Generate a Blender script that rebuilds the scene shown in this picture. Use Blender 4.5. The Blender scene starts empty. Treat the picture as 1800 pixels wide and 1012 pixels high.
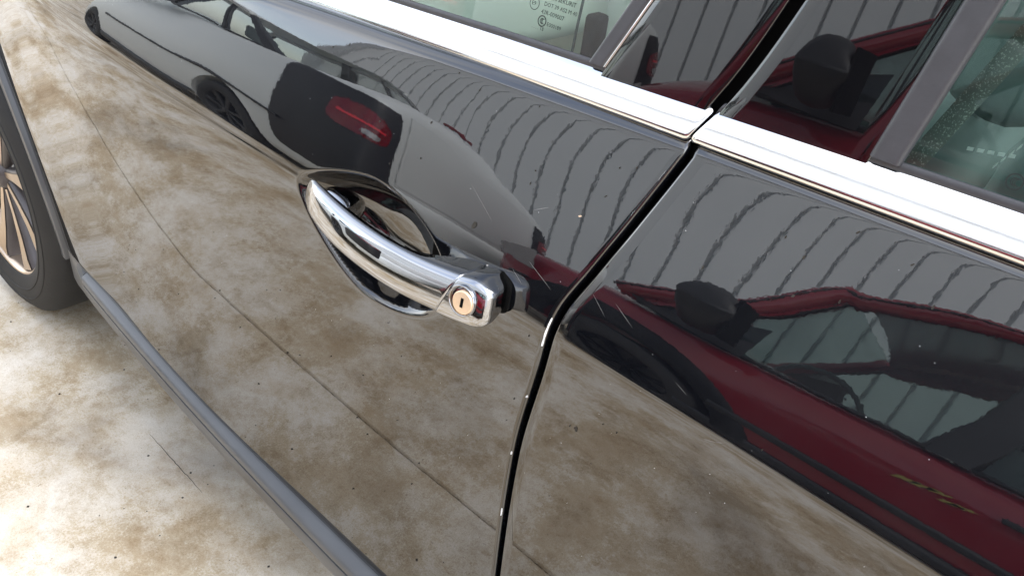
import bpy, bmesh, math, random
from mathutils import Vector, Matrix, noise as mnoise
R = math.radians
random.seed(7)
S = bpy.context.scene
COL = S.collection

# ------------------------------------------------------------------ camera
cam_d = bpy.data.cameras.new('camera'); cam = bpy.data.objects.new('camera', cam_d); COL.objects.link(cam)
cam_d.sensor_width = 36.0; cam_d.lens = 36.0 * 1470.87 / 1800.0
cam_d.clip_start = 0.01; cam_d.clip_end = 600
_r = Vector((.7291, .6754, .1104)).normalized(); _f = Vector((-.5253, .6557, -.5423)).normalized()
_u = _r.cross(_f).normalized(); _r = _f.cross(_u)
M = Matrix(((_r.x, _u.x, -_f.x, .4395), (_r.y, _u.y, -_f.y, -.4334), (_r.z, _u.z, -_f.z, 1.207), (0, 0, 0, 1)))
cam.matrix_world = M
S.camera = cam

# ------------------------------------------------------------------ sky, sun, exposure
SUN_EL, SUN_AZ = R(58), R(70)          # azimuth measured from +Y towards +X: veiled sun behind the cars
world = bpy.data.worlds.new('World'); S.world = world; world.use_nodes = True
wn = world.node_tree; wn.nodes.clear()
sky = wn.nodes.new('ShaderNodeTexSky'); sky.sky_type = 'NISHITA'; sky.sun_disc = False
sky.sun_elevation = SUN_EL; sky.sun_rotation = SUN_AZ
sky.air_density = 1.0; sky.dust_density = 1.2; sky.ozone_density = 1.0
bg = wn.nodes.new('ShaderNodeBackground'); bg.inputs[1].default_value = 0.15
wo = wn.nodes.new('ShaderNodeOutputWorld')
# thin high cloud: the blue of the sky broken by pale veils
tcw = wn.nodes.new('ShaderNodeTexCoord'); nzw = wn.nodes.new('ShaderNodeTexNoise')
nzw.inputs['Scale'].default_value = 2.2; nzw.inputs['Detail'].default_value = 5
rmw = wn.nodes.new('ShaderNodeValToRGB'); rmw.color_ramp.elements[0].position = .32; rmw.color_ramp.elements[1].position = .62
hsv = wn.nodes.new('ShaderNodeHueSaturation'); hsv.inputs['Saturation'].default_value = .12; hsv.inputs['Value'].default_value = 1.5
mxw = wn.nodes.new('ShaderNodeMixRGB')
wn.links.new(tcw.outputs['Generated'], nzw.inputs['Vector']); wn.links.new(nzw.outputs['Fac'], rmw.inputs['Fac'])
wn.links.new(sky.outputs['Color'], hsv.inputs['Color'])
wn.links.new(rmw.outputs['Color'], mxw.inputs['Fac']); wn.links.new(sky.outputs['Color'], mxw.inputs['Color1']); wn.links.new(hsv.outputs['Color'], mxw.inputs['Color2'])
wn.links.new(mxw.outputs['Color'], bg.inputs['Color']); wn.links.new(bg.outputs[0], wo.inputs[0])
sd = bpy.data.lights.new('sun', 'SUN'); sd.energy = 0.9; sd.angle = R(40); sd.color = (1, .95, .87)
sun = bpy.data.objects.new('sun', sd); COL.objects.link(sun)
sdir = Vector((math.sin(SUN_AZ) * math.cos(SUN_EL), math.cos(SUN_AZ) * math.cos(SUN_EL), math.sin(SUN_EL)))
sun.rotation_euler = sdir.to_track_quat('Z', 'Y').to_euler(); sun.location = (0, 0, 12)
S.view_settings.view_transform = 'Standard'; S.view_settings.look = 'None'
S.view_settings.exposure = 1.95; S.view_settings.gamma = 1
S.cycles.max_bounces = 14; S.cycles.glossy_bounces = 8; S.cycles.transparent_max_bounces = 16; S.cycles.diffuse_bounces = 4

# ------------------------------------------------------------------ materials
def nodes(name):
    m = bpy.data.materials.new(name); m.use_nodes = True
    return m, m.node_tree, m.node_tree.nodes['Principled BSDF']
def N(t, typ, **kw):
    n = t.nodes.new(typ)
    for k, v in kw.items():
        if k in n.inputs: n.inputs[k].default_value = v
        else: setattr(n, k, v)
    return n
def objcoord(t):
    return N(t, 'ShaderNodeTexCoord').outputs['Object']
def mat(name, col, rough=.5, metal=0., ior=1.5, var=0., vscale=8., bump=0., bscale=60., rvar=0.):
    m, t, p = nodes(name)
    p.inputs['Base Color'].default_value = (*col, 1); p.inputs['Roughness'].default_value = rough
    p.inputs['Metallic'].default_value = metal; p.inputs['IOR'].default_value = ior
    oc = objcoord(t)
    if var or rvar:
        nz = N(t, 'ShaderNodeTexNoise', Scale=vscale, Detail=6.0); t.links.new(oc, nz.inputs['Vector'])
        if var:
            mx = N(t, 'ShaderNodeMixRGB'); t.links.new(nz.outputs['Fac'], mx.inputs['Fac'])
            mx.inputs['Color1'].default_value = (*[c * (1 - var) for c in col], 1); mx.inputs['Color2'].default_value = (*[min(1, c * (1 + var)) for c in col], 1)
            t.links.new(mx.outputs[0], p.inputs['Base Color'])
        if rvar:
            mr = N(t, 'ShaderNodeMapRange'); mr.inputs['To Min'].default_value = max(0, rough - rvar); mr.inputs['To Max'].default_value = rough + rvar
            t.links.new(nz.outputs['Fac'], mr.inputs['Value']); t.links.new(mr.outputs[0], p.inputs['Roughness'])
    if bump:
        nb = N(t, 'ShaderNodeTexNoise', Scale=bscale, Detail=3.0); t.links.new(oc, nb.inputs['Vector'])
        b = N(t, 'ShaderNodeBump', Strength=1.0, Distance=bump); t.links.new(nb.outputs['Fac'], b.inputs['Height']); t.links.new(b.outputs[0], p.inputs['Normal'])
    return m

def paint_mat(name, col, ior, rough=.012, peel=2.2e-5, flakes=False, dirt=.0):
    """Gloss car paint: orange peel in the lacquer, a little dust, small dark spots."""
    m, t, p = nodes(name)
    p.inputs['IOR'].default_value = ior; p.inputs['Roughness'].default_value = rough
    oc = objcoord(t)
    n1 = N(t, 'ShaderNodeTexNoise', Scale=230.0, Detail=2.0); t.links.new(oc, n1.inputs['Vector'])
    b1 = N(t, 'ShaderNodeBump', Strength=1.0, Distance=peel); t.links.new(n1.outputs['Fac'], b1.inputs['Height'])
    n2 = N(t, 'ShaderNodeTexNoise', Scale=26.0, Detail=1.0); t.links.new(oc, n2.inputs['Vector'])
    b2 = N(t, 'ShaderNodeBump', Strength=1.0, Distance=peel * 5.5); t.links.new(n2.outputs['Fac'], b2.inputs['Height']); t.links.new(b1.outputs[0], b2.inputs['Normal'])
    t.links.new(b2.outputs[0], p.inputs['Normal'])
    nd = N(t, 'ShaderNodeTexNoise', Scale=9.0, Detail=8.0, Roughness=.7); t.links.new(oc, nd.inputs['Vector'])
    rd = N(t, 'ShaderNodeValToRGB'); rd.color_ramp.elements[0].position = .45; rd.color_ramp.elements[1].position = .8
    rd.color_ramp.elements[0].color = (*col, 1); rd.color_ramp.elements[1].color = (*[c + dirt for c in col], 1)
    t.links.new(nd.outputs['Fac'], rd.inputs['Fac']); t.links.new(rd.outputs[0], p.inputs['Base Color'])
    return m

BLACK = paint_mat('black_paint', (.004, .0045, .006), 1.95, peel=.55e-5, dirt=.006)
RED = paint_mat('red_paint', (.17, .010, .018), 1.5, rough=.08, peel=1e-5)
SKYREFL = mat('painted_sky_reflection', (.54, .56, .55), rough=.36, metal=.1, ior=1.5)  # bright sky mirrored in the black saloon, put into a pale base colour
CHROME = mat('chrome', (.39, .40, .42), rough=.025, metal=1., rvar=.015, vscale=30, bump=1.2e-5, bscale=60)
CHROME2 = mat('satin_chrome', (.80, .80, .81), rough=.10, metal=1., rvar=.05, vscale=40, bump=6e-5, bscale=34)
RUBBER = mat('black_rubber', (.005, .005, .006), rough=.6, bump=2e-4, bscale=200)
RUBBER.node_tree.nodes['Principled BSDF'].inputs['Specular IOR Level'].default_value = .2
GAPB = mat('dark_seal', (.003, .003, .003), rough=.9)
GAPB.node_tree.nodes['Principled BSDF'].inputs['Specular IOR Level'].default_value = .08
SEALG = mat('grey_weathered_seal', (.050, .050, .056), rough=.42, var=.25, vscale=60, bump=1e-4, bscale=400)
PLASTIC = mat('grey_plastic', (.07, .074, .08), rough=.36, var=.2, vscale=14, bump=6e-5, bscale=500, ior=1.6)
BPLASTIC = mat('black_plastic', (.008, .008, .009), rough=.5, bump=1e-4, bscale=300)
TYRE = mat('tyre_rubber', (.014, .0135, .013), rough=.75, var=.35, vscale=18, bump=4e-4, bscale=120)
ALLOY = mat('machined_alloy', (.56, .45, .35), rough=.30, metal=.9, var=.12, vscale=25)
ALLOYD = mat('painted_alloy', (.085, .075, .075), rough=.38, metal=.3, var=.3, vscale=20)
ALLOYS = mat('steel_wheel', (.30, .30, .31), rough=.35, metal=.8, var=.2)
LOCK = mat('lock_face', (.80, .60, .42), rough=.34, metal=.55, var=.10, vscale=300)
TRIMP = mat('pale_trim', (.74, .76, .72), rough=.6, var=.08, vscale=4)
TRIMD = mat('dark_trim', (.05, .068, .068), rough=.65, var=.3, vscale=8)
SEATM = mat('seat_cloth', (.16, .19, .19), rough=.85, var=.2, vscale=30, bump=3e-4, bscale=700)
SEATD = mat('dark_seat_leather', (.13, .18, .175), rough=.5, var=.25, vscale=12, bump=3e-4, bscale=90)
STITCH = mat('white_thread', (.8, .82, .8), rough=.8)
ETCH = mat('glass_etching', (.012, .016, .015), rough=.8)
LAMPR = mat('red_lamp_lens', (.13, .003, .007), rough=.08, ior=1.5, var=.4, vscale=30)
LAMPR2 = mat('bright_red_lens', (.55, .02, .03), rough=.1)
LAMPW = mat('clear_lamp_lens', (.30, .28, .28), rough=.2, metal=.5)
CHIPW = mat('bare_primer', (.78, .79, .80), rough=.6)
SPOTM = mat('dried_dirt', (.03, .026, .02), rough=.9)
SCRATCH = mat('scratch', (.30, .29, .28), rough=.55)
SHEET = mat('grey_cladding', (.56, .575, .58), rough=.45, metal=.0, var=.07, vscale=1.2, bump=2e-4, bscale=20)
STEEL = mat('grey_flashing', (.36, .37, .38), rough=.4, metal=.3)
YELLOW = mat('yellow_scuff', (.24, .20, .05), rough=.7)

def glass_mat(name, tint, ior, rough=.0):
    m = bpy.data.materials.new(name); m.use_nodes = True; t = m.node_tree; t.nodes.clear()
    o = N(t, 'ShaderNodeOutputMaterial'); tr = N(t, 'ShaderNodeBsdfTransparent'); gl = N(t, 'ShaderNodeBsdfGlossy'); fr = N(t, 'ShaderNodeFresnel'); mx = N(t, 'ShaderNodeMixShader')
    oc = objcoord(t); nz = N(t, 'ShaderNodeTexNoise', Scale=5.0, Detail=4.0); t.links.new(oc, nz.inputs['Vector'])
    mc = N(t, 'ShaderNodeMixRGB'); mc.inputs['Color1'].default_value = (*tint, 1); mc.inputs['Color2'].default_value = (*[c * .93 for c in tint], 1)
    t.links.new(nz.outputs['Fac'], mc.inputs['Fac']); t.links.new(mc.outputs[0], tr.inputs['Color'])
    gl.inputs['Roughness'].default_value = rough
    ge = N(t, 'ShaderNodeNewGeometry'); im = N(t, 'ShaderNodeMapRange')      # a single sheet reflects alike from both sides
    im.inputs['To Min'].default_value = ior; im.inputs['To Max'].default_value = 1 / ior
    t.links.new(ge.outputs['Backfacing'], im.inputs['Value']); t.links.new(im.outputs[0], fr.inputs['IOR'])
    t.links.new(fr.outputs[0], mx.inputs[0]); t.links.new(tr.outputs[0], mx.inputs[1]); t.links.new(gl.outputs[0], mx.inputs[2]); t.links.new(mx.outputs[0], o.inputs[0])
    return m
GLASS = glass_mat('green_tinted_glass', (.70, .83, .77), 1.75)
CLEAR = glass_mat('clear_glass', (.90, .93, .91), 1.45)
GLASSV = glass_mat('dark_tinted_glass', (.66, .76, .73), 1.5)
PILLARG = paint_mat('gloss_black_trim', (.004, .004, .005), 1.75, peel=1.2e-6)
PILLARG2 = PILLARG

def ground_mat():
    m, t, p = nodes('stained_concrete')
    oc = objcoord(t)
    def nz(scale, det, rough=.55, dist=0.):
        n = N(t, 'ShaderNodeTexNoise', Scale=scale, Detail=det, Roughness=rough, Distortion=dist); t.links.new(oc, n.inputs['Vector']); return n
    def ramp(src, els):
        r = N(t, 'ShaderNodeValToRGB'); cr = r.color_ramp
        while len(cr.elements) < len(els): cr.elements.new(.5)
        for e, (pos, c) in zip(cr.elements, els): e.position = pos; e.color = (*c, 1)
        t.links.new(src, r.inputs['Fac']); return r
    def mix(f, a, b, mode='MIX'):
        x = N(t, 'ShaderNodeMixRGB', blend_type=mode)
        if isinstance(f, float): x.inputs['Fac'].default_value = f
        else: t.links.new(f, x.inputs['Fac'])
        t.links.new(a, x.inputs['Color1']); t.links.new(b, x.inputs['Color2']); return x
    def addn(a_, b_, k_):
        q = N(t, 'ShaderNodeMath', operation='MULTIPLY_ADD'); t.links.new(b_, q.inputs[0]); q.inputs[1].default_value = k_; q.inputs[2].default_value = -.5 * k_
        r_ = N(t, 'ShaderNodeMath', operation='ADD'); t.links.new(a_, r_.inputs[0]); t.links.new(q.outputs[0], r_.inputs[1]); return r_.outputs[0]
    fine = nz(55, 6, .7).outputs['Fac']; finer = nz(260, 3, .6).outputs['Fac']
    st0 = addn(addn(nz(3.1, 9, .64, .1).outputs['Fac'], fine, .27), finer, .22)
    a = ramp(st0, [(.34, (.44, .35, .235)), (.44, (.50, .425, .31)), (.50, (.60, .545, .455)), (.58, (.66, .62, .55)), (.72, (.72, .69, .63))])
    b = ramp(addn(addn(nz(10.0, 8, .66, .1).outputs['Fac'], fine, .25), finer, .22), [(.32, (.62, .54, .42)), (.5, (.92, .90, .86)), (.7, (1, 1, 1))])
    c1 = mix(.75, a.outputs[0], b.outputs[0], 'MULTIPLY')
    g = ramp(nz(1.1, 5, .6, .6).outputs['Fac'], [(.50, (1, 1, 1)), (.60, (.74, .72, .69)), (.68, (.50, .48, .46))])
    c2 = mix(.9, c1.outputs[0], g.outputs[0], 'MULTIPLY')
    s = ramp(nz(75, 5, .7).outputs['Fac'], [(.27, (.34, .28, .21)), (.36, (1, 1, 1))])
    c3 = mix(.8, c2.outputs[0], s.outputs[0], 'MULTIPLY')
    s2 = ramp(nz(420, 2, .5).outputs['Fac'], [(.28, (.55, .48, .40)), (.42, (1, 1, 1))])
    c4 = mix(.55, c3.outputs[0], s2.outputs[0], 'MULTIPLY')
    w = N(t, 'ShaderNodeMapping'); w.inputs['Scale'].default_value = (1.0, 1.35, 1); t.links.new(oc, w.inputs['Vector'])
    sn = N(t, 'ShaderNodeTexNoise', Scale=4.2, Detail=9.0, Roughness=.66, Distortion=.35); t.links.new(w.outputs[0], sn.inputs['Vector'])
    st_ = ramp(sn.outputs['Fac'], [(.50, (1, 1, 1)), (.60, (.80, .72, .60)), (.70, (.62, .56, .48))])
    c5 = mix(.6, c4.outputs[0], st_.outputs[0], 'MULTIPLY')
    gr = ramp(nz(900, 3, .6).outputs['Fac'], [(.3, (.74, .70, .66)), (.55, (1, 1, 1)), (.75, (1, 1, 1))])
    c6 = mix(1.0, c5.outputs[0], gr.outputs[0], 'MULTIPLY')
    hs = N(t, 'ShaderNodeHueSaturation', Saturation=.99, Value=1.02); t.links.new(c6.outputs[0], hs.inputs['Color'])
    t.links.new(hs.outputs[0], p.inputs['Base Color'])
    p.inputs['Roughness'].default_value = .72
    b1 = N(t, 'ShaderNodeBump', Strength=.5, Distance=.0012); t.links.new(nz(160, 5, .7).outputs['Fac'], b1.inputs['Height']); t.links.new(b1.outputs[0], p.inputs['Normal'])
    return m
CONC = ground_mat()

# ------------------------------------------------------------------ mesh helpers
def link(name, me, parent=None, m=None, smooth=True):
    o = bpy.data.objects.new(name, me); COL.objects.link(o)
    if m: me.materials.append(m)
    if smooth:
        me.polygons.foreach_set('use_smooth', [True] * len(me.polygons))
    if parent: o.parent = parent
    return o
def mesh(name, vs, fs, m, parent=None, smooth=True):
    me = bpy.data.meshes.new(name); me.from_pydata([tuple(v) for v in vs], [], fs); me.update()
    return link(name, me, parent, m, smooth)
def gridfaces(nu, nv, off=0, closeu=False, closev=False, flip=False):
    f = []
    for i in range(nu - (0 if closeu else 1)):
        for j in range(nv - (0 if closev else 1)):
            a = off + i * nv + j; b = off + ((i + 1) % nu) * nv + j; c = off + ((i + 1) % nu) * nv + (j + 1) % nv; d = off + i * nv + (j + 1) % nv
            f.append((a, d, c, b) if flip else (a, b, c, d))
    return f
def grid(name, rows, m, parent=None, smooth=True, closev=False, closeu=False, cap=False, flip=False):
    nu, nv = len(rows), len(rows[0]); vs = [p for r in rows for p in r]
    fs = gridfaces(nu, nv, 0, closeu, closev, flip)
    if cap:
        fs.append(tuple(range(nv))[::-1] if not flip else tuple(range(nv))); e = tuple(range((nu - 1) * nv, nu * nv)); fs.append(e if not flip else e[::-1])
    o = mesh(name, vs, fs, m, parent, smooth)
    return o
def fixn(o):
    bm = bmesh.new(); bm.from_mesh(o.data); bmesh.ops.recalc_face_normals(bm, faces=bm.faces); bm.to_mesh(o.data); bm.free(); return o
def box(name, lo, hi, m, parent=None, bev=.004, segs=2, rot=None):
    bm = bmesh.new(); bmesh.ops.create_cube(bm, size=1)
    for v in bm.verts: v.co = Vector(((lo[i] + hi[i]) / 2 + v.co[i] * (hi[i] - lo[i]) for i in range(3)))
    if bev: bmesh.ops.bevel(bm, geom=bm.edges[:], offset=bev, segments=segs, affect='EDGES', profile=.5)
    if rot: bmesh.ops.rotate(bm, verts=bm.verts, cent=[(a + b) / 2 for a, b in zip(lo, hi)], matrix=rot)
    me = bpy.data.meshes.new(name); bm.to_mesh(me); bm.free()
    o = link(name, me, parent, m, True)
    return o
def tube(name, pts, rad, m, parent=None, n=10, taper=None):
    rows = []
    P = [Vector(p) for p in pts]
    for i, p in enumerate(P):
        d = (P[min(i + 1, len(P) - 1)] - P[max(i - 1, 0)]).normalized()
        a = d.orthogonal().normalized() if i == 0 else (pa - d * pa.dot(d)).normalized()
        pa = a; b = d.cross(a); r = rad if taper is None else taper[i]
        rows.append([p + a * r * math.cos(6.28318 * k / n) + b * r * math.sin(6.28318 * k / n) for k in range(n)])
    return fixn(grid(name, rows, m, parent, closev=True, cap=True))
def lathe(name, prof, m, parent=None, n=64, axis='y', c=(0, 0, 0)):
    """prof: list of (radius, axial)."""
    rows = []
    for k in range(n):
        a = 2 * math.pi * k / n
        rows.append([(c[0] + r * math.cos(a), c[1] + h, c[2] + r * math.sin(a)) for r, h in prof])
    return fixn(grid(name, rows, m, parent, closeu=True))
def empty(name, loc, label, cat, group=None, rz=0):
    o = bpy.data.objects.new(name, None); COL.objects.link(o); o.location = loc; o.rotation_euler = (0, 0, rz); o.empty_display_size = .2
    o['label'] = label; o['category'] = cat
    if group: o['group'] = group
    return o
def lerp(a, b, t): return a + (b - a) * t
def interp(x, xs, ys):
    if x <= xs[0]: return ys[0]
    for i in range(len(xs) - 1):
        if x <= xs[i + 1]: return lerp(ys[i], ys[i + 1], (x - xs[i]) / (xs[i + 1] - xs[i]))
    return ys[-1]
def lin(a, b, n): return [a + (b - a) * i / (n - 1) for i in range(n)]
def smoothinterp(x, xs, ys):
    if x <= xs[0]: return ys[0]
    for i in range(len(xs) - 1):
        if x <= xs[i + 1]:
            h = xs[i + 1] - xs[i]; t = (x - xs[i]) / h
            m0 = (ys[i + 1] - ys[i - 1]) / (xs[i + 1] - xs[i - 1]) if i > 0 else (ys[1] - ys[0]) / h
            m1 = (ys[i + 2] - ys[i]) / (xs[i + 2] - xs[i]) if i + 2 < len(xs) else (ys[i + 1] - ys[i]) / h
            return (2 * t**3 - 3 * t * t + 1) * ys[i] + (t**3 - 2 * t * t + t) * h * m0 + (-2 * t**3 + 3 * t * t) * ys[i + 1] + (t**3 - t * t) * h * m1
    return ys[-1]

# ------------------------------------------------------------------ ground and shed (the setting)
def build_ground():
    # one sheet to the horizon lies just under the slabs
    b = 300.
    base = mesh('ground', [(-b, -b, -.02), (b, -b, -.02), (b, b, -.02), (-b, b, -.02)], [(0, 1, 2, 3)], CONC, smooth=False)
    base['kind'] = 'structure'
    ys = [-5.2, JOINT_Y - 2.4, JOINT_Y, 2.9, 6.5]; xs = [-12, -7.6, -3.4, 1.1, 5.0, 9.]
    gap = .0009
    for i in range(len(xs) - 1):
        for j in range(len(ys) - 1):
            x0, x1, y0, y1 = xs[i] + gap, xs[i + 1] - gap, ys[j] + gap, ys[j + 1] - gap
            r = .004
            vs = []; 
            for (dx, z) in ((0, -.018), (0, -r), (r, 0)):
                vs += [(x0 + dx, y0 + dx, z), (x1 - dx, y0 + dx, z), (x1 - dx, y1 - dx, z), (x0 + dx, y1 - dx, z)]
            fs = [(8, 9, 10, 11)]
            for k in range(2):
                for e in range(4): fs.append((k * 4 + e, k * 4 + (e + 1) % 4, k * 4 + 4 + (e + 1) % 4, k * 4 + 4 + e))
            mesh('concrete_slab', vs, fs, CONC, base, smooth=False)
    return base
JOINT_Y = -.285
ground = build_ground()

WALL_Y = -5.6; WALL_X0 = -6.7; WALL_X1 = 9.0; WALL_H = 5.2
def build_shed():
    root = empty('shed', (0, WALL_Y, 0), 'grey ribbed metal shed standing behind the red car and the saloon', 'shed')
    pitch = .225; x = WALL_X0; per = 5
    while x < WALL_X1:
        prof = []
        for k in range(per):
            u = x + k * pitch
            prof += [(u, 0), (u + pitch - .030, 0), (u + pitch - .028, -.045), (u + pitch - .003, -.045)]
        prof.append((x + per * pitch, 0))
        rows = [[(px, py, z) for z in (0.02, WALL_H)] for px, py in prof]
        mesh('cladding_sheet', [p for r in rows for p in r], gridfaces(len(rows), 2), SHEET, root, smooth=False)
        x += per * pitch
    box('eaves_flashing', (WALL_X0 - .1, -.3, WALL_H - .02), (x + .1, .12, WALL_H + .2), STEEL, root, .01)
    box('plinth', (WALL_X0, -.3, 0), (x, -.02, .3), STEEL, root, .01)
    box('corner_flashing', (WALL_X0 - .12, -.3, 0), (WALL_X0 - .005, .06, WALL_H - .03), STEEL, root, .01)
    mesh('roof', [(WALL_X0 - .2, .12, WALL_H + .202), (x + .2, .12, WALL_H + .202), (x + .2, -9, WALL_H + 1.6), (WALL_X0 - .2, -9, WALL_H + 1.6)], [(0, 1, 2, 3)], STEEL, root, False)
    mesh('end_wall', [(WALL_X0 + .01, -.1, 0), (WALL_X0 + .01, -9, 0), (WALL_X0 + .01, -9, WALL_H + 1.5), (WALL_X0 + .01, -.1, WALL_H + .1)], [(0, 1, 2, 3)], SHEET, root, False)
build_shed()

# ------------------------------------------------------------------ the black car
# left side of the car: x runs rearwards, y inwards, z up; handle crease at z=.83
car = empty('car', (0, 0, 0), 'glossy black car seen up close with chrome door handle and chrome strip under its windows', 'car')
WX, WZ, WR = -1.415, .315, .315
def plan(x): return (.016 * x * x + (.10 * (x + .45) ** 2 if x < -.45 else 0)) if x < 0 else -.012 * x * x
TZ = [.28, .36, .45, .6, .70, .78, .815, .8265, .8335, .849, .862, .888, .920, .945, .965, .985, 1.0]
TT = [-6.0, -5.2, -4.5, -3.6, -2.6, -1, 2.0, 3.5, 12.5, 15.1, 16.6, 18.9, 19.9, 19.6, 19.7, 21.0, 23]
_n = 800; _zz = lin(.28, 1.0, _n); _yy = [0.]
for i in range(1, _n):
    _yy.append(_yy[-1] + math.tan(R(interp((_zz[i] + _zz[i - 1]) / 2, TZ, TT))) * (_zz[i] - _zz[i - 1]))
_y0 = interp(.83, _zz, _yy); _yy = [v - _y0 for v in _yy]
def prof(z):
    t = (z - .28) / .72 * (_n - 1); i = max(0, min(_n - 2, int(t))); return lerp(_yy[i], _yy[i + 1], t - i)
def zb(x): return .9790 + (.036 * x if x > 0 else .05 * x)
def zn(x, z): return z if z < .84 else .84 + (z - .84) * (.99 - .84) / (zb(x) - .84)
# handle recess
CX, CZ, CA, CB = -.085, .808, .106, .059
def cup(x, z):
    dx = (x - CX) / CA; dz = (z - CZ) / CB
    if abs(dx) > 1.25 or abs(dz) > 1.4: return 0.
    dz -= .26 * max(0, -dx) ** 2; sh = 1 - .42 * max(0, -dx) ** 1.4
    r = (abs(dx) ** 2.0 + abs(dz / sh) ** 2.0) ** .5
    w = .035; a = (1 - r ** 2.8) / w
    f = w * (a if a > 30 else math.log(1 + math.exp(max(a, -40))))
    return .046 * f
def sstep(t):
    t = max(0., min(1., t)); return t * t * (3 - 2 * t)
def surf(x, z, c=True):
    y = prof(zn(x, z)) + plan(x)
    if z > .832: y -= math.tan(R(6.0 * sstep((.27 - x) / .44) + 3.4 * sstep((-.12 - x) / .26))) * (z - .832)
    if z > .925: y += 1.2 * (z - .925) ** 2 * sstep((.2 - x) / .5)
    r = math.hypot(x - WX, z - WZ)
    y -= .015 * math.exp(-((r - .36) / .14) ** 2)       # swelling round the wheel arch
    if c: y += cup(x, z)
    return y
def nrm(x, z):
    e = 5e-4
    dx = (surf(x + e, z, False) - surf(x - e, z, False)) / (2 * e); dz = (surf(x, z + e, False) - surf(x, z - e, False)) / (2 * e)
    return Vector((dx, -1, dz)).normalized()
GZ = [.28, .484, .69, .79, .848, .888, .936, .9945, 1.0143, 1.036, 1.06, 1.0967, 1.2, 1.35]
GX = [.104, .1075, .1165, .130, .1365, .1505, .1675, .1865, .190, .200, .2095, .2215, .252, .30]
def gap(z): return smoothinterp(z, GZ, GX)
SK0 = .297
def skin_z(t, x):   # t is a nominal height; the top rows follow the belt line
    return t if t < .84 else .84 + (t - .84) * (zb(x) - .84) / .15
zlist = lin(SK0, .735, 46) + [.735 + .0021 * k for k in range(1, 122)]
zlist = [z for z in zlist if z < .9885] + [.99]
def top_roll(p, k):    # rounding of the skin's upper edge under the chrome strip
    return None
def skin(name, xs_of, edge_lo, edge_hi, parent, gx=None):
    rows = []
    for t in zlist:
        row = []
        xl = xs_of(t)
        for k, x in enumerate(xl):
            z = skin_z(t, x); row.append(Vector((x, surf(x, z), z)))
        rows.append(row)
    # upper flange: rolls in under the chrome
    last = rows[-1]
    for dy, dz in ((.0014, .0030), (.0036, .0058), (.0066, .0082), (.0102, .0100), (.0140, .0110), (.0180, .0112), (.0200, .0095), (.0205, -.004), (.021, -.03)):
        rows.append([p + Vector((0, dy, dz)) for p in last])
    first = rows[0]
    for dy, dz in ((.002, -.002), (.006, -.003), (.03, -.003)):
        rows.insert(0, [p + Vector((0, dy, dz)) for p in first])
    def fold(row, s):
        p = row[-1] if s > 0 else row[0]
        ex = [p + Vector((s * dx, dy, 0)) for dx, dy in ((.0011, .0003), (.0022, .0011), (.0030, .0024), (.0034, .0042), (.0034, .024))]
        return row + ex if s > 0 else ex[::-1] + row
    out = []
    for r in rows:
        if edge_lo: r = fold(r, -1)
        if edge_hi: r = fold(r, 1)
        out.append(r)
    return fixn(grid(name, out, BLACK, parent))
ARCH = .370
AX, AZ = WX - .035, WZ + .02
def arch_x(z, rad): return AX + math.sqrt(max(0, rad * rad - (z - AZ) ** 2)) if z < AZ + rad else AX
def fx(t):
    x0 = arch_x(t, ARCH); x1 = gap(t) - .0034
    dense = [-.215 + .002 * k for k in range(0, 128)]
    a = lin(x0, -.217, 70)
    dense = [d for d in dense if d < .04]
    return a + dense + lin(.041, x1, 40)
front_door = skin('front_door', fx, True, True, car)
GAPW = .0050
def rx(t): return lin(gap(t) + GAPW + .0034, .9, 90)
rear_door = skin('rear_door', rx, True, False, car)
# fender lip ahead of the door and the moulding round the arch
def ring(name, r0, r1, dy, m, z0, z1, ret=None, n=60):
    rows = []
    a0 = math.asin((z0 - AZ) / r1); a1 = math.asin(min(1, (z1 - AZ) / r1))
    for a in lin(a0, a1, n):
        row = []
        for k in range(9):
            r = lerp(r1, r0, k / 8); x = AX + r * math.cos(a); z = AZ + r * math.sin(a)
            row.append(Vector((x, surf(x, max(z, .28), False) + dy + (.004 if k == 0 else (.0012 if k == 1 else 0)), z)))
        p = row[-1]; c = Vector((AX, p.y, AZ)); d = (c - p); d.y = 0; d.normalize()
        row += [p + d * .003 + Vector((0, .002, 0)), p + d * .005 + Vector((0, .008, 0)), p + d * .004 + Vector((0, .10, 0))]
        row.insert(0, row[0] + Vector((0, .02, 0)))
        rows.append(row)
    return fixn(grid(name, rows, m, car))
ring('arch_moulding', .296, .3655, -.010, PLASTIC, .262, .66, n=50)
# dark shell behind the shut lines
def shell(name, off, x0, x1, z0, z1, m):
    rows = [[Vector((x, prof(min(z, .99)) + plan(x) + off, z)) for x in lin(x0, x1, 40)] for z in lin(z0, z1, 24)]
    return fixn(grid(name, rows, m, car))
shell('door_seal', .021, -.02, .32, .28, .985, GAPB)
shell('body_shell', .075, -1.0, .9, .24, .9, GAPB)

# sill cladding: ledge, face, groove, lower face
def sill(name, x0, x1, m):
    base = [(.060, .2935), (.046, .2925), (.040, .2915), (.030, .2862), (.0235, .2822), (.0192, .2792), (.0168, .2760), (.0160, .2715), (.0166, .2665), (.0185, .2640), (.0225, .2632), (.0225, .2600), (.0180, .2590), (.0175, .256), (.0230, .228), (.0300, .2085), (.034, .2035), (.045, .2015), (.10, .2015)]
    rows = []
    for x in lin(x0, x1, 60):
        p = .0426 * x * x if x < 0 else 0
        rows.append([Vector((x, y + p, z)) for y, z in base])
    o = fixn(grid(name, rows, m, car)); o.data.set_sharp_from_angle(angle=R(28)); return o
sill('sill_cladding', -.99, .9, PLASTIC)
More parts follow.
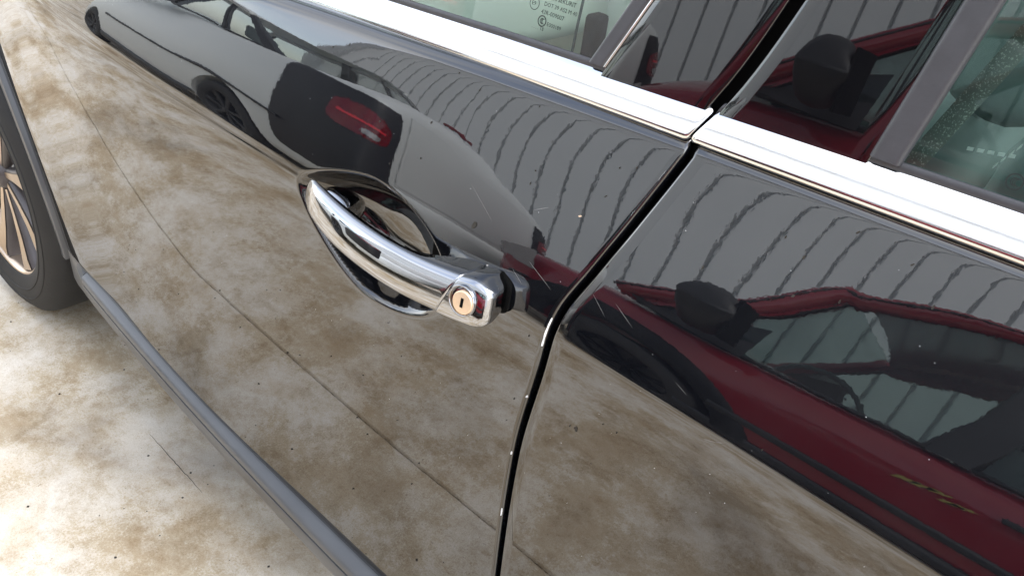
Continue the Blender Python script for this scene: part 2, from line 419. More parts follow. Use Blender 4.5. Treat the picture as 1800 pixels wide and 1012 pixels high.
# front end of the cladding, where it turns up into the arch moulding
def sill_end():
    rows = []
    for t in lin(0, 1, 16):
        x = lerp(-1.075, -.992, t); p = .0426 * x * x; u = (1 - t)
        rows.append([Vector((x, y + p, z)) for y, z in ((.060, .2935 + .045 * u), (.044 - .004 * u, .2915 + .047 * u), (.0235 + .010 * u, .2822 + .038 * u), (.0175 + .008 * u, .274 + .020 * u), (.0195 + .006 * u, .258 + .006 * u), (.0225 + .004 * u, .228), (.031, .2085), (.045, .2015), (.10, .2015))])
    o = fixn(grid('sill_end_cap', rows, PLASTIC, car)); o.data.set_sharp_from_angle(angle=R(28))
sill_end()

# chrome strip under the windows and its seals
def strip(name, sect, x0, x1, m, lean0=0., lean1=0., n=40, capr=.004):
    rows = []
    xs = lin(x0, x1, n)
    c = sum(z for _, z in sect) / len(sect)
    for i, x in enumerate(xs):
        row = []
        for y, z in sect:
            l = lerp(lean0, lean1, i / (n - 1)); xx = x + l * (z - c)
            row.append(Vector((xx, y + plan(xx) * .9, z + zb(xx) - .9805)))
        rows.append(row)
    # rounded ends
    def endrow(row, s, ins):
        cen = sum(row, Vector()) / len(row)
        return [Vector((p.x + s * ins[0], lerp(p.y, cen.y, ins[1]), lerp(p.z, cen.z, ins[1]))) for p in row]
    if capr:
        e0 = [endrow(rows[0], -1, (capr * a, b)) for a, b in ((1.0, .22), (.85, .10), (.45, .03))]
        e1 = [endrow(rows[-1], 1, (capr * a, b)) for a, b in ((.45, .03), (.85, .10), (1.0, .22))]
        rows = e0 + rows + e1
    return fixn(grid(name, rows, m, car, closev=True, cap=True))
csec = [(.0580, .9888), (.0550, .9893), (.0538, .9911), (.0543, .9938), (.0554, .9968), (.0570, 1.0002), (.0590, 1.0036), (.0612, 1.0070), (.0634, 1.0102), (.0650, 1.0124), (.0665, 1.0134), (.0685, 1.0128), (.0695, 1.008), (.0660, .992)]
gs = lambda z: gap(z)
strip('chrome_strip', csec, -.75, gap(1.004) - .0045, CHROME2, 0, .35)
strip('chrome_strip', csec, gap(1.004) + GAPW + .001, .9, CHROME2, .42, 0)
def ysec(y0, z0, y1, z1, r): 
    return [(y0, z0), (y0 + .0005, z1 - r), (y0 + r, z1), (y1, z1 - .0005), (y1, z0)]
wsec = [(.0660, 1.009), (.0657, 1.0152), (.0662, 1.0174), (.0674, 1.0184), (.0690, 1.0176), (.0697, 1.014), (.0697, 1.009)]
strip('window_seal', wsec, -.75, gap(1.016) - .006, SEALG, 0, .35, capr=.002)
strip('window_seal', wsec, gap(1.016) + GAPW + .002, .9, SEALG, .42, 0, capr=.002)
dsec = [(.066, .972), (.0620, .980), (.0612, .9905), (.066, .996), (.084, .990), (.084, .972)]
strip('trim_channel', dsec, -.75, .9, GAPB, capr=0)

# glass plane
def gy(x, z): return .0648 + (z - 1.02) * .150 + .018 * (max(0, z - 1.02)) ** 2 + (plan(x) * .85 if x < 0 else -.012 * x * x)
def pane(name, corners, off, m, nu=14, nv=14, thick=.004, bow=0.):
    """corners: x at low-left, low-right, top-left, top-right with heights"""
    (a, za), (b, zb_), (c, zc), (d, zd) = corners
    fr = []
    for v in lin(0, 1, nv):
        row = []
        for u in lin(0, 1, nu):
            x = lerp(lerp(a, b, u), lerp(c, d, u), v); z = lerp(lerp(za, zb_, u), lerp(zc, zd, u), v)
            row.append(Vector((x, gy(x, z) + off, z)))
        fr.append(row)
    return fr
def bar_x(x0, x1, z): return lerp(x0, x1, (z - 1.0146) / .1)
ZT = 1.36; ZL = 1.005
L1 = lambda z: .0845 + (z - 1.0146) * .455          # divider bar between front pane and pillar trim
L2 = lambda z: .3005 + (z - 1.022) * .155           # rear pane's front seal
def zlow(x): return zb(x) + .02
def panel(name, xa, xb, off, m, solid=True, edge=.0015, zl=ZL, zt=ZT, nz=26, nx=10, d=.006):
    rows = []
    for z in [zl + (zt - zl) * (i / (nz - 1)) ** 1.3 for i in range(nz)]:
        row = [Vector((x, gy(x, z) + off, z)) for x in lin(xa(z), xb(z), nx)]
        if solid:
            l, r = row[0], row[-1]
            row = [l + Vector((-edge, d, 0)), l + Vector((-edge, edge, 0)), l + Vector((-edge * .6, edge * .4, 0))] + row + [r + Vector((edge * .6, edge * .4, 0)), r + Vector((edge, edge, 0)), r + Vector((edge, d, 0))]
        rows.append(row)
    return fixn(grid(name, rows, m, car))
front_glass = panel('front_window', lambda z: -.75 + (z - 1.0) * 1.2, lambda z: L1(z) + .004, .0035, GLASS, solid=False, zl=.995)
rear_glass = panel('rear_window', lambda z: L2(z) + .012, lambda z: .95, .0035, GLASS, solid=False, zl=.995)
panel('window_divider', lambda z: L1(z) + .0005, lambda z: L1(z) + .0105, -.0022, SEALG, edge=.0016, zl=1.0185)
panel('divider_lip', lambda z: L1(z) + .0122, lambda z: L1(z) + .0136, -.0012, CHROME2, edge=.0004, nx=3, zl=1.0185)
panel('pillar_trim', lambda z: L1(z) + .0150, lambda z: gap(z) - .0045, -.0005, PILLARG, edge=.0012)
panel('pillar_trim', lambda z: gap(z) + GAPW + .0015, lambda z: L2(z) - .0025, -.0005, PILLARG2, edge=.0012)
panel('window_frame_seal', lambda z: L2(z) - .0008, lambda z: L2(z) + .0135, -.0026, SEALG, edge=.0022, zl=1.0262)
panel('pillar_seal', lambda z: gap(z) - .02, lambda z: gap(z) + GAPW + .02, .012, GAPB, solid=False)
panel('pillar_shell', lambda z: L1(z) + .006, lambda z: L2(z) + .008, .026, GAPB, solid=False, zl=.95)

# ------------------------------------------------------------------ door handle (grip, lock cover, lock cylinder, gasket)
handle = bpy.data.objects.new('door_handle', None); COL.objects.link(handle); handle.parent = car
def sup(c, e): return math.copysign(abs(c) ** e, c)
def loft_handle(name, st, m, n=44, e1=.8, e2=.8, capn=True, parent=handle, off=0):
    rows = []
    for (x, y, z, hz, ty, tilt, lean) in st:
        row = []
        for k in range(n):
            a = 2 * math.pi * k / n
            dy = -ty * sup(math.cos(a), e1); dz = hz * sup(math.sin(a), e2)
            t = R(tilt); yy = dy * math.cos(t) + dz * math.sin(t); zz = -dy * math.sin(t) + dz * math.cos(t)
            row.append(Vector((x + lean * dz, y + yy, z + zz)))
        rows.append(row)
    return fixn(grid(name, rows, m, parent, closev=True, cap=capn))
def resample(st, n):
    xs = [s[0] for s in st]; out = []
    for i in range(n):
        t = i / (n - 1) * (len(st) - 1)
        out.append(tuple(smoothinterp(t, list(range(len(st))), [s[k] for s in st]) for k in range(len(st[0]))))
    return out
# section by surface angle: lower rounding, nearly flat face, upper rounding (arc, tilt from vertical in degrees)
def face_section(segs):
    pts = [(0., 0.)]
    for arc, t0, t1, n in segs:
        for i in range(n):
            t = R(lerp(t0, t1, (i + .5) / n)); d = arc / n
            pts.append((pts[-1][0] + d * math.sin(t), pts[-1][1] + d * math.cos(t)))
    zc = (pts[0][1] + pts[-1][1]) / 2; h = (max(p[1] for p in pts) - min(p[1] for p in pts)) / 2; om = min(p[0] for p in pts)
    return [((p[0] - om) / h, (p[1] - zc) / h) for p in pts]      # inward distance from the outermost point, height -1..1
GRIPSEC = face_section([(.22, -88, -24, 6), (.36, -24, 7, 8), (.92, 7, 20, 12), (.40, 20, 52, 8), (.30, 52, 95, 7)])
COVSEC = face_section([(.14, -88, -10, 6), (.34, -10, 8, 6), (1.12, 8, 21, 10), (.36, 21, 74, 10), (.50, 86, 96, 4)])
def loft_face(name, st, sec, m, n, parent=None, capn=True):
    rows = []
    for (x, yo, zc, hz, back, lean) in resample(st, n):
        row = []; sl = .34 * sstep((x - .066) / .03)
        for o_, h_ in sec: row.append(Vector((x + lean * h_ * hz, yo + min(o_ * hz, back * .98), zc + h_ * hz)))
        zt, zl = row[-1].z, row[0].z
        xt, xl = row[-1].x, row[0].x; ob = yo + back
        row += [Vector((xt, ob - .0012, zt - .0002)), Vector((xt, ob, zt - hz * .08)), Vector((lerp(xt, xl, .5), ob + .0005, (zt + zl) / 2)), Vector((xl, ob, zl + hz * .08)), Vector((xl, ob - .0012, zl + .0002))]
        row = [Vector((p.x - sl * max(0, p.y + .034), p.y, p.z)) for p in row] if name != 'base_gasket' else [Vector((p.x - sl * max(0, p.y + .034) + .0012, p.y, p.z)) for p in row]
        rows.append(row)
    return fixn(grid(name, rows, m, parent or handle, closev=True, cap=capn))
g = [(-.1760, -.0010, .8255, .0040, .0040, 0), (-.1735, -.0052, .8256, .0090, .0068, 0), (-.1640, -.0118, .8260, .0132, .0105, 0), (-.1430, -.0222, .8272, .0152, .0150, 0), (-.1100, -.0305, .8260, .0168, .0178, 0),
     (-.0750, -.0358, .8255, .0174, .0188, 0), (-.0350, -.0386, .8259, .0177, .0192, 0), (-.004, -.0390, .8272, .0180, .0200, .08), (.0160, -.0386, .8289, .0183, .0290, .18), (.0340, -.0378, .8309, .0188, .0400, .30), (.0520, -.0366, .8332, .0192, .0410, .38)]
grip = loft_face('grip', g, GRIPSEC, CHROME, 80)
cv = [(.0531, -.0355, .8334, .0184, .0390, .38), (.0535, -.0362, .8334, .0193, .0400, .38), (.0660, -.0352, .8352, .0196, .0400, .32), (.0770, -.0340, .8364, .0184, .0390, .18), (.0850, -.0326, .8368, .0170, .0380, .08), (.0905, -.0306, .8371, .0154, .0355, .02), (.0948, -.0272, .8373, .0136, .0315, -.02), (.0978, -.0222, .8374, .0114, .0260, -.04), (.0994, -.0160, .8375, .0090, .0195, -.05), (.1000, -.0095, .8376, .0064, .0130, -.05)]
cover = loft_face('lock_cover', cv, COVSEC, CHROME, 70)
loft_face('seam_gasket', [(.0518, -.0352, .8333, .0184, .0380, .38), (.0537, -.0350, .8334, .0184, .0380, .38)], COVSEC, SEALG, 4)
gk = [(x + .0022 * sstep((x - .07) / .02), -.0040, z + .0002, hz + .0014, .026, ln) for (x, yo, z, hz, bk, ln) in cv]
loft_face('base_gasket', [(.040, -.0010, .8316, .0176, .02, .34)] + gk, COVSEC, GAPB, 40)
loft_handle('grip_pivot', resample([(-.156, .006, .826, .006, .006, 8, 0), (-.140, .004, .826, .012, .014, 8, 0), (-.118, .004, .826, .012, .018, 8, 0), (-.104, -.004, .826, .009, .013, 8, 0), (-.098, -.010, .826, .004, .007, 8, 0)], 24), CHROME)
# lower lip of the recess that shows below the grip
# lock
lk = Vector((.0735, -.0346, .8392)); ln_ = Vector((.08, -1, .16)).normalized()
def disc(name, c, nn, prof_, m, parent, n=40, slot=None):
    a = Vector((0, 0, 1)); a = (a - nn * a.dot(nn)).normalized(); b = nn.cross(a)
    rows = [[c + (a * math.cos(6.28318 * k / n) + b * math.sin(6.28318 * k / n)) * r + nn * h for k in range(n)] for r, h in prof_]
    return fixn(grid(name, rows, m, parent, closev=True, cap=True))
lock = disc('lock_cylinder', lk, ln_, [(.0098, -.006), (.0098, .0012), (.0094, .0018), (.0085, .0019), (.001, .0019)], LOCK, handle)
disc('lock_ring', lk + Vector((-.0030, .0008, -.0006)), ln_, [(.0132, -.006), (.0132, .0002), (.0126, .0008), (.0118, .0004), (.0112, -.002), (.0108, -.005)], CHROME, handle)
a = Vector((0, 0, 1)); a = (a - ln_ * a.dot(ln_)).normalized(); b = a.cross(ln_)
def quadbox(name, c, ax, ay, az, m, parent):
    vs = [c + ax * sx + ay * sy + az * sz for sz in (-1, 1) for sy in (-1, 1) for sx in (-1, 1)]
    return fixn(mesh(name, vs, [(0, 1, 3, 2), (4, 6, 7, 5), (0, 4, 5, 1), (2, 3, 7, 6), (0, 2, 6, 4), (1, 5, 7, 3)], m, parent, False))
quadbox('keyhole', lk + ln_ * .0016, b * .0014, a * .0040, ln_ * .0005, GAPB, lock)

# ------------------------------------------------------------------ etched writing on the panes
def text(s, x, z, size, parent, name='etched_text', rot=0.):
    c = bpy.data.curves.new('t', 'FONT'); c.body = s; c.size = size; c.align_x = 'LEFT'; c.resolution_u = 2
    o = bpy.data.objects.new('t', c); COL.objects.link(o); bpy.context.view_layer.update()
    me = bpy.data.meshes.new_from_object(o.evaluated_get(bpy.context.evaluated_depsgraph_get())); bpy.data.objects.remove(o)
    for v in me.vertices:
        xx = x + v.co.x; zz = z + v.co.y
        v.co = Vector((xx, gy(xx, zz) + .0035 - .0004, zz))
    return link(name, me, parent, ETCH, False)
def ringmark(x, z, r, w, parent, a0=0, a1=360, name='etched_ring'):
    n = 32; rows = []
    for k in range(n + 1):
        a = R(lerp(a0, a1, k / n)); rows.append([Vector((x + rr * math.cos(a), gy(x, z) + .0031 + .150 * rr * math.sin(a), z + rr * math.sin(a))) for rr in (r - w, r)])
    return mesh(name, [p for r_ in rows for p in r_], gridfaces(n + 1, 2), ETCH, parent, False)
def marks(x, z, parent):
    text('SAINT-GOBAIN SEKURIT', x - .020, z + .0118, .0046, parent)
    text('DOT 39 AS2 M 40', x + .0008, z + .0062, .0042, parent)
    text('43R-009007', x - .0005, z + .0002, .0046, parent)
    ringmark(x - .0085, z + .0055, .0048, .0005, parent); text('E9', x - .0112, z + .0042, .0042, parent)
    ringmark(x + .0022, z - .0050, .0042, .0008, parent)
    for k in range(3): ringmark(x + .0022 + .0010 * k, z - .0050, .0021, .0005, parent, 80, 280)
    text('E000189', x + .0074, z - .0072, .0040, parent)
    text('. . . . 18', x - .0065, z - .0118, .0040, parent)
marks(.0290, 1.0375, front_glass)
ringmark(.3745, 1.0385, .0046, .0008, rear_glass)
for k in range(3): ringmark(.3745 + .0011 * k, 1.0385, .0023, .0005, rear_glass, 80, 280)
text('DOT 39 AS2 M 40', .3815, 1.0415, .0044, rear_glass); text('SAINT-GOBAIN SEKURIT', .3815, 1.0475, .0046, rear_glass); text('E000189', .3815, 1.0350, .0042, rear_glass)

# ------------------------------------------------------------------ front wheel
wheel = bpy.data.objects.new('wheel', None); COL.objects.link(wheel); wheel.parent = car; wheel.location = (WX, .0565, WZ)
def build_wheel(w, side=1, detail=True, rad=.315, rim=.222, width=.205, spokes=10, rimm=None):
    k = side; h = width
    lathe('tyre', [(rim - .004, .012 * k), (rim, .004 * k), (rim + .006, .001 * k), (rim + .018, -.004 * k), (rim + .04, -.0065 * k), (rim + .062, -.004 * k), (rad - .018, .004 * k), (rad - .007, .013 * k), (rad - .001, .026 * k), (rad, .045 * k), (rad, (h - .05) * k), (rad - .008, (h - .015) * k), (rim, h * k), (rim - .01, (h - .01) * k)], TYRE, w, 96)
    if detail:
        for rr in (rim + .030, rim + .052):
            lathe('sidewall_bead', [(rr - .0012, -.0050 * k), (rr - .0004, -.0072 * k), (rr + .0006, -.0072 * k), (rr + .0014, -.0050 * k)], TYRE, w, 96)
    lathe('rim', [(rim - .030, .075 * k), (rim - .014, .055 * k), (rim - .008, .02 * k), (rim - .0045, .008 * k), (rim - .001, .0055 * k), (rim + .002, .006 * k), (rim + .001, .02 * k)], rimm or ALLOY, w, 96)
    lathe('wheel_back', [(rim - .02, .07 * k), (.10, .085 * k), (.04, .09 * k), (.0, .09 * k)], BPLASTIC, w, 48)
    for q in range(spokes):
        a = 2 * math.pi * q / spokes + R(16)
        def P(r_, t_, y_): return Vector((r_ * math.cos(a) - t_ * math.sin(a), y_ * k, r_ * math.sin(a) + t_ * math.cos(a)))
        rows = []
        for r_, wd, y_ in ((.035, .013, .030), (.09, .016, .026), (.15, .022, .020), (.19, .028, .014), (rim - .008, .036, .012)):
            rows.append([P(r_, -wd - .008, y_ + .035), P(r_, -wd, y_ + .012), P(r_, -wd * .9, y_ + .002), P(r_, -wd * .55, y_), P(r_, wd * .55, y_), P(r_, wd * .9, y_ + .002), P(r_, wd, y_ + .012), P(r_, wd + .008, y_ + .035)])
        sp = fixn(grid('spoke', rows, ALLOYD if detail else rimm or ALLOY, w))
        if detail:
            rows = []
            for r_, wd, y_ in ((.035, .007, .0295), (.09, .010, .0255), (.15, .016, .0195), (.19, .021, .0135), (rim - .010, .029, .0115)):
                rows.append([P(r_, -wd * .75, y_ - .0012), P(r_, wd, y_ - .0012)])
            fixn(grid('machined_face', rows, ALLOY, sp))
    lathe('hub_cap', [(.0, .018 * k), (.025, .019 * k), (.030, .024 * k), (.034, .034 * k), (.05, .05 * k)], rimm or ALLOYD, w, 32)
build_wheel(wheel, spokes=9)
wh = lathe('wheel_housing', [(.365, .02), (.372, .06), (.372, .30), (.0, .30)], GAPB, car, 48, c=(WX, .09, WZ))
for v in wh.data.vertices: v.co.z = max(v.co.z, .24)

# ------------------------------------------------------------------ the car's interior and far side
def seat(name, x, y, zc, m, m2):
    r = bpy.data.objects.new(name, None); COL.objects.link(r); r.parent = car; r.location = (x, y, zc)
    box('cushion', (-.30, -.25, -.10), (.22, .25, .08), m, r, .05, 4)
    b = box('backrest', (.16, -.25, -.02), (.32, .25, .62), m, r, .06, 4, Matrix.Rotation(R(20), 3, 'Y'))
    box('headrest', (.36, -.13, .64), (.46, .13, .84), m, r, .04, 4, Matrix.Rotation(R(14), 3, 'Y'))
    for s in (-.06, .06): tube('headrest_post', [(.34, s, .56), (.39, s, .68)], .006, CHROME2, r)
    return r
fs1 = seat('front_seat', -.10, .46, .34, SEATD, SEATD)
fs2 = seat('front_seat', -.02, 1.18, .42, SEATD, SEATD)
cab = bpy.data.objects.new('cabin', None); COL.objects.link(cab); cab.parent = car
box('floor', (-1.1, .10, .24), (1.6, 1.62, .30), TRIMD, cab, .01)
box('far_door_trim', (-1.36, 1.52, .30), (-.02, 1.60, .98), TRIMP, cab, .02)
box('far_rear_door_trim', (0, 1.52, .30), (1.5, 1.60, .98), TRIMD, cab, .02)
box('far_door_armrest', (-.55, 1.44, .62), (.15, 1.53, .70), TRIMP, cab, .02)
box('centre_console', (-1.0, .72, .30), (.05, .90, .56), TRIMP, cab, .03)
box('bulkhead', (-1.46, .10, .24), (-1.37, 1.62, .97), TRIMP, cab, .01)
box('dashboard', (-1.35, .10, .55), (-.92, 1.58, .98), TRIMP, cab, .06, 4)
box('near_door_trim', (-.98, .105, .30), (.10, .125, .965), TRIMP, cab, .008)
box('near_rear_door_trim', (.24, .105, .30), (1.4, .125, .965), TRIMD, cab, .008)
box('rear_bench', (.75, .15, .30), (1.30, 1.55, .56), SEATD, cab, .06, 4)
box('rear_backrest', (1.22, .15, .45), (1.42, 1.55, 1.10), SEATD, cab, .06, 4)
rf = [[Vector((x, lerp(.20, 1.46, v), 1.40 + .05 * math.sin(math.pi * v) - .10 * ((x - .4) / 1.2) ** 2)) for v in lin(0, 1, 12)] for x in lin(-.55, 1.5, 16)]
fixn(grid('roof', rf, BLACK, car)); 
rf2 = [[p - Vector((0, 0, .03)) for p in r] for r in rf]; fixn(grid('headliner', rf2, TRIMP, cab))
box('far_roof_rail', (-.6, 1.44, 1.33), (1.5, 1.50, 1.41), BLACK, car, .01)
box('near_roof_rail', (-.5, .135, 1.335), (1.5, .19, 1.40), BLACK, car, .01)
for x0, x1 in ((-1.0, -.62), (.20, .27), (1.05, 1.5)):
    P = [(x0, 1.585, .97), (x1, 1.47, 1.37)]
    tube('far_pillar', P, .035, BLACK, car, 10)
tube('near_windscreen_pillar', [(-.95, .14, .97), (-.5, .165, 1.37)], .03, BLACK, car, 10)
gg = [[Vector((lerp(-1.0, -.6, v) if u == 0 else lerp(1.1, 1.45, v) if u == 1 else lerp(lerp(-1.0, 1.1, u), lerp(-.6, 1.45, v if False else 1), v), lerp(1.585, 1.465, v), lerp(.965, 1.36, v))) for u in lin(0, 1, 8)] for v in lin(0, 1, 6)]
fixn(grid('far_window', gg, GLASS, car))
ws = [[Vector((lerp(-1.35, -.55, v), lerp(.14, 1.58, u) * (1 if True else 0), lerp(.97, 1.385, v))) for u in lin(0, 1, 8)] for v in lin(0, 1, 6)]
fixn(grid('windscreen', ws, CLEAR, car))
hood = [[Vector((x, lerp(plan(x) + .09, 1.62 - plan(x) * .4, v), .93 + .05 * math.sin(math.pi * v) - .14 * ((x + 1.3) / 1.0) ** 2)) for v in lin(0, 1, 14)] for x in lin(-2.3, -1.3, 12)]
fixn(grid('bonnet', hood, BLACK, car))
# belt and buckle behind the front pane
tube('belt_strap', [(.015, .130, .93), (.022, .128, 1.02), (.034, .13, 1.16), (.05, .14, 1.3)], .0012, TRIMD, cab, 6)
box('belt_buckle', (.030, .124, .985), (.044, .142, 1.032), GAPB, cab, .004)
# stitching on the near front seat
def stitch(p0, p1, n, parent):
    p0, p1 = Vector(p0), Vector(p1)
    vs, fsx = [], []
    for i in range(n):
        a_, b_ = p0.lerp(p1, (i + .15) / n), p0.lerp(p1, (i + .8) / n)
        k = len(vs); w = Vector((0, 0, .0013)); d = Vector((0, -.0008, 0))
        vs += [a_ - w, b_ - w, b_ + w, a_ + w, a_ - w + d, b_ - w + d, b_ + w + d, a_ + w + d]
        fsx += [(k + 4, k + 5, k + 6, k + 7), (k, k + 1, k + 5, k + 4), (k + 2, k + 3, k + 7, k + 6)]
    return mesh('stitching', vs, fsx, STITCH, parent, False)

WEB = mat('dusty_webbing', (.05, .055, .055), rough=.9)
_t = WEB.node_tree; _n1 = N(_t, 'ShaderNodeTexNoise', Scale=850.0, Detail=3.0); _t.links.new(objcoord(_t), _n1.inputs['Vector'])
_r1 = N(_t, 'ShaderNodeValToRGB'); _r1.color_ramp.elements[0].position = .56; _r1.color_ramp.elements[1].position = .66
_r1.color_ramp.elements[0].color = (.12, .14, .13, 1); _r1.color_ramp.elements[1].color = (.34, .38, .35, 1)
_t.links.new(_n1.outputs['Fac'], _r1.inputs['Fac']); _t.links.new(_r1.outputs[0], _t.nodes['Principled BSDF'].inputs['Base Color'])
rows = [[Vector((lerp(.296, .372, t) + dx, .131 + .012 * math.sin(3 * t) + dy, lerp(.975, 1.20, t))) for dx, dy in ((-.007, .001), (-.0035, 0), (.0035, 0), (.007, .001))] for t in lin(0, 1, 14)]
fixn(grid('seat_belt', rows, WEB, cab))
rows = [[Vector((lerp(.245, .318, t) + dx, .158 + dy, lerp(.96, 1.20, t))) for dx, dy in ((-.02, .012), (-.014, 0), (.012, 0), (.016, .012))] for t in lin(0, 1, 8)]
fixn(grid('pillar_inner_trim', rows, TRIMP, cab))
bol = box('seat_bolster', (.318, .25, .72), (.50, .42, 1.000), SEATD, cab, .02, 3, Matrix.Rotation(R(8), 3, 'Y'))
stitch((.311, .2485, .990), (.346, .2485, .996), 5, bol); stitch((.346, .2485, 1.006), (.333, .2485, .982), 4, bol)
# ------------------------------------------------------------------ parked cars seen in the reflections
def lathe_arch(me_obj, cuts):
    pass
def body_loft(name, st, m, parent, arches, ar, hwmax, deck=.03, sub=2):
    """st: x, z_bottom, z_belt, z_centre_top, half width"""
    rows = []
    for (x, z0, zbelt, zt, hw) in st:
        h = zbelt - z0
        half = [(0, z0), (hw - .16, z0), (hw - .04, z0 + .05), (hw - .005, z0 + h * .30), (hw, z0 + h * .52), (hw - .008, z0 + h * .68), (hw - .018, z0 + h * .80), (hw - .05, z0 + h * .95), (hw - .10, zbelt), (hw * .55, lerp(zbelt, zt, .75)), (0, zt)]
        row = [Vector((x, y, z)) for y, z in half] + [Vector((x, -y, z)) for y, z in half[-2:0:-1]]
        rows.append(row)
    o = grid(name, rows, m, None, closev=True, cap=True); fixn(o)
    sb = o.modifiers.new('s', 'SUBSURF'); sb.levels = sb.render_levels = sub
    cutters = []
    for ax in arches:
        for s in (-1, 1):
            bm = bmesh.new(); bmesh.ops.create_cone(bm, cap_ends=True, segments=40, radius1=ar, radius2=ar, depth=.34)
            bmesh.ops.rotate(bm, verts=bm.verts, matrix=Matrix.Rotation(R(90), 3, 'X')); bmesh.ops.translate(bm, verts=bm.verts, vec=(ax, s * hwmax, .30))
            me = bpy.data.meshes.new('c'); bm.to_mesh(me); bm.free(); c = bpy.data.objects.new('c', me); COL.objects.link(c); cutters.append(c)
            bo = o.modifiers.new('b', 'BOOLEAN'); bo.operation = 'DIFFERENCE'; bo.object = c; bo.solver = 'EXACT'
    bpy.context.view_layer.update()
    me = bpy.data.meshes.new_from_object(o.evaluated_get(bpy.context.evaluated_depsgraph_get()))
    me.name = name; bpy.data.objects.remove(o)
    for c in cutters: bpy.data.objects.remove(c)
    me.polygons.foreach_set('use_smooth', [True] * len(me.polygons))
    if not me.materials: me.materials.append(m)
    o = bpy.data.objects.new(name, me); COL.objects.link(o); o.parent = parent
    try: me.set_sharp_from_angle(angle=R(40))
    except Exception: pass
    return o
def body_patch(name, body, test, off, m, parent):
    me = body.data; keep = [p for p in me.polygons if test(p.center)]
    idx = {}; vs = []; fs = []
    for p in keep:
        f = []
        for vi in p.vertices:
            if vi not in idx: idx[vi] = len(vs); vs.append(me.vertices[vi].co + me.vertices[vi].normal * off)
            f.append(idx[vi])
        fs.append(tuple(f))
    bm = bmesh.new(); o = mesh(name, vs, fs, m, parent); bm.from_mesh(o.data)
    bd = [e for e in bm.edges if e.is_boundary]
    ex = bmesh.ops.extrude_edge_only(bm, edges=bd)
    for v in [g_ for g_ in ex['geom'] if isinstance(g_, bmesh.types.BMVert)]: v.co -= v.normal * (off + .004) if v.normal.length > .5 else Vector()
    bm.to_mesh(o.data); bm.free(); return o
def greenhouse(root, belt, roof, pil, bm_, gm, crown=.05, pane_names=('side_window',)):
    """belt/roof: lists (u-> x,y,z) polylines sharing parameters; pil: list of (t0,t1) pillar ranges; panes between"""
    xs = [b_[0] for b_ in belt]
    def bp(t, s):
        k = list(range(len(belt))); return Vector((smoothinterp(t, k, [q[0] for q in belt]), s * smoothinterp(t, k, [q[1] for q in belt]), smoothinterp(t, k, [q[2] for q in belt])))
    def rp(t, s):
        k = list(range(len(roof))); return Vector((smoothinterp(t, k, [q[0] for q in roof]), s * smoothinterp(t, k, [q[1] for q in roof]), smoothinterp(t, k, [q[2] for q in roof])))
    T = len(belt) - 1
    rows = []
    for t in lin(0, T, 24):
        a, b_ = rp(t, 1), rp(t, -1); row = []
        for v in lin(0, 1, 14):
            p = a.lerp(b_, v); p.z += crown * (1 - (2 * v - 1) ** 4); row.append(p)
        rows.append([a + Vector((0, -.02, -.03)), a + Vector((0, .004, -.012))] + row + [b_ + Vector((0, -.004, -.012)), b_ + Vector((0, .02, -.03))])
    fixn(grid('roof', rows, bm_, root))
    for s in (1, -1):
        tube('roof_gutter', [rp(t, s) + Vector((0, -s * .02, .012)) for t in lin(0, T, 20)], .007, BPLASTIC, root, 6)
        arc = [bp(0, s).lerp(rp(0, s), v) + Vector((-.01, s * .02 * math.sin(math.pi * v), .015)) for v in lin(0, .96, 8)] + [rp(t, s) + Vector((0, s * .004, -.012)) for t in lin(.05, T, 24)]
        tube('roof_rail', arc, .034, bm_, root, 10)
        tube('rail_groove', [p + Vector((-.012, s * .032, .010)) for p in arc], .005, BPLASTIC, root, 6)
        for i, (t0, t1) in enumerate(pil):
            r_ = []
            for v in lin(0, 1, 10):
                A = bp(t0, s).lerp(rp(t0, s), v); B = bp(t1, s).lerp(rp(t1, s), v); bul = Vector((0, s * .02 * math.sin(math.pi * v), 0))
                A, B = A + bul, B + bul; ins = Vector((0, -s * .06, 0))
                r_.append([A + ins, A, B, B + ins])
            fixn(grid('pillar', r_, BPLASTIC if i > 0 else bm_, root, closev=True, smooth=False))
        for i in range(len(pil) - 1):
            t0, t1 = pil[i][1], pil[i + 1][0]
            r_ = []
            for v in lin(-.03, .985, 8):
                r_.append([bp(t, s).lerp(rp(t, s), v) + Vector((0, s * (.02 * math.sin(math.pi * min(1, max(0, v))) - .012), 0)) for t in lin(t0, t1, 10)])
            fixn(grid('side_window', r_, gm, root))
            # dark frame round each pane
            loop = [bp(t, s) for t in lin(t0, t1, 8)] + [bp(t1, s).lerp(rp(t1, s), v) for v in (.3, .6, .9)] + [bp(t, s).lerp(rp(t, s), .96) for t in lin(t1, t0, 8)] + [bp(t0, s).lerp(rp(t0, s), v) for v in (.9, .6, .3)]
            loop.append(loop[0]); tube('window_seal', [p + Vector((0, -s * .006, .004)) for p in loop], .011, BPLASTIC, root, 6)
    for nm, t in (('windscreen', 0), ('rear_window', T)):
        r_ = []
        sgn = -1 if t == 0 else 1
        for v in lin(0, 1, 8):
            A, B = bp(t, 1).lerp(rp(t, 1), v), bp(t, -1).lerp(rp(t, -1), v)
            r_.append([A.lerp(B, u) + Vector((sgn * .06 * (1 - (2 * u - 1) ** 2), 0, crown * v * (1 - (2 * u - 1) ** 4))) for u in lin(0, 1, 12)])
        fixn(grid(nm, r_, gm, root))
    return bp, rp
def simple_wheels(root, axles, hw, rad, rim, m):
    for ax in axles:
        for s in (1, -1):
            w = bpy.data.objects.new('wheel', None); COL.objects.link(w); w.parent = root; w.location = (ax, s * (hw - .012), rad)
            build_wheel(w, -s, False, rad, rim, .19, 7, m)
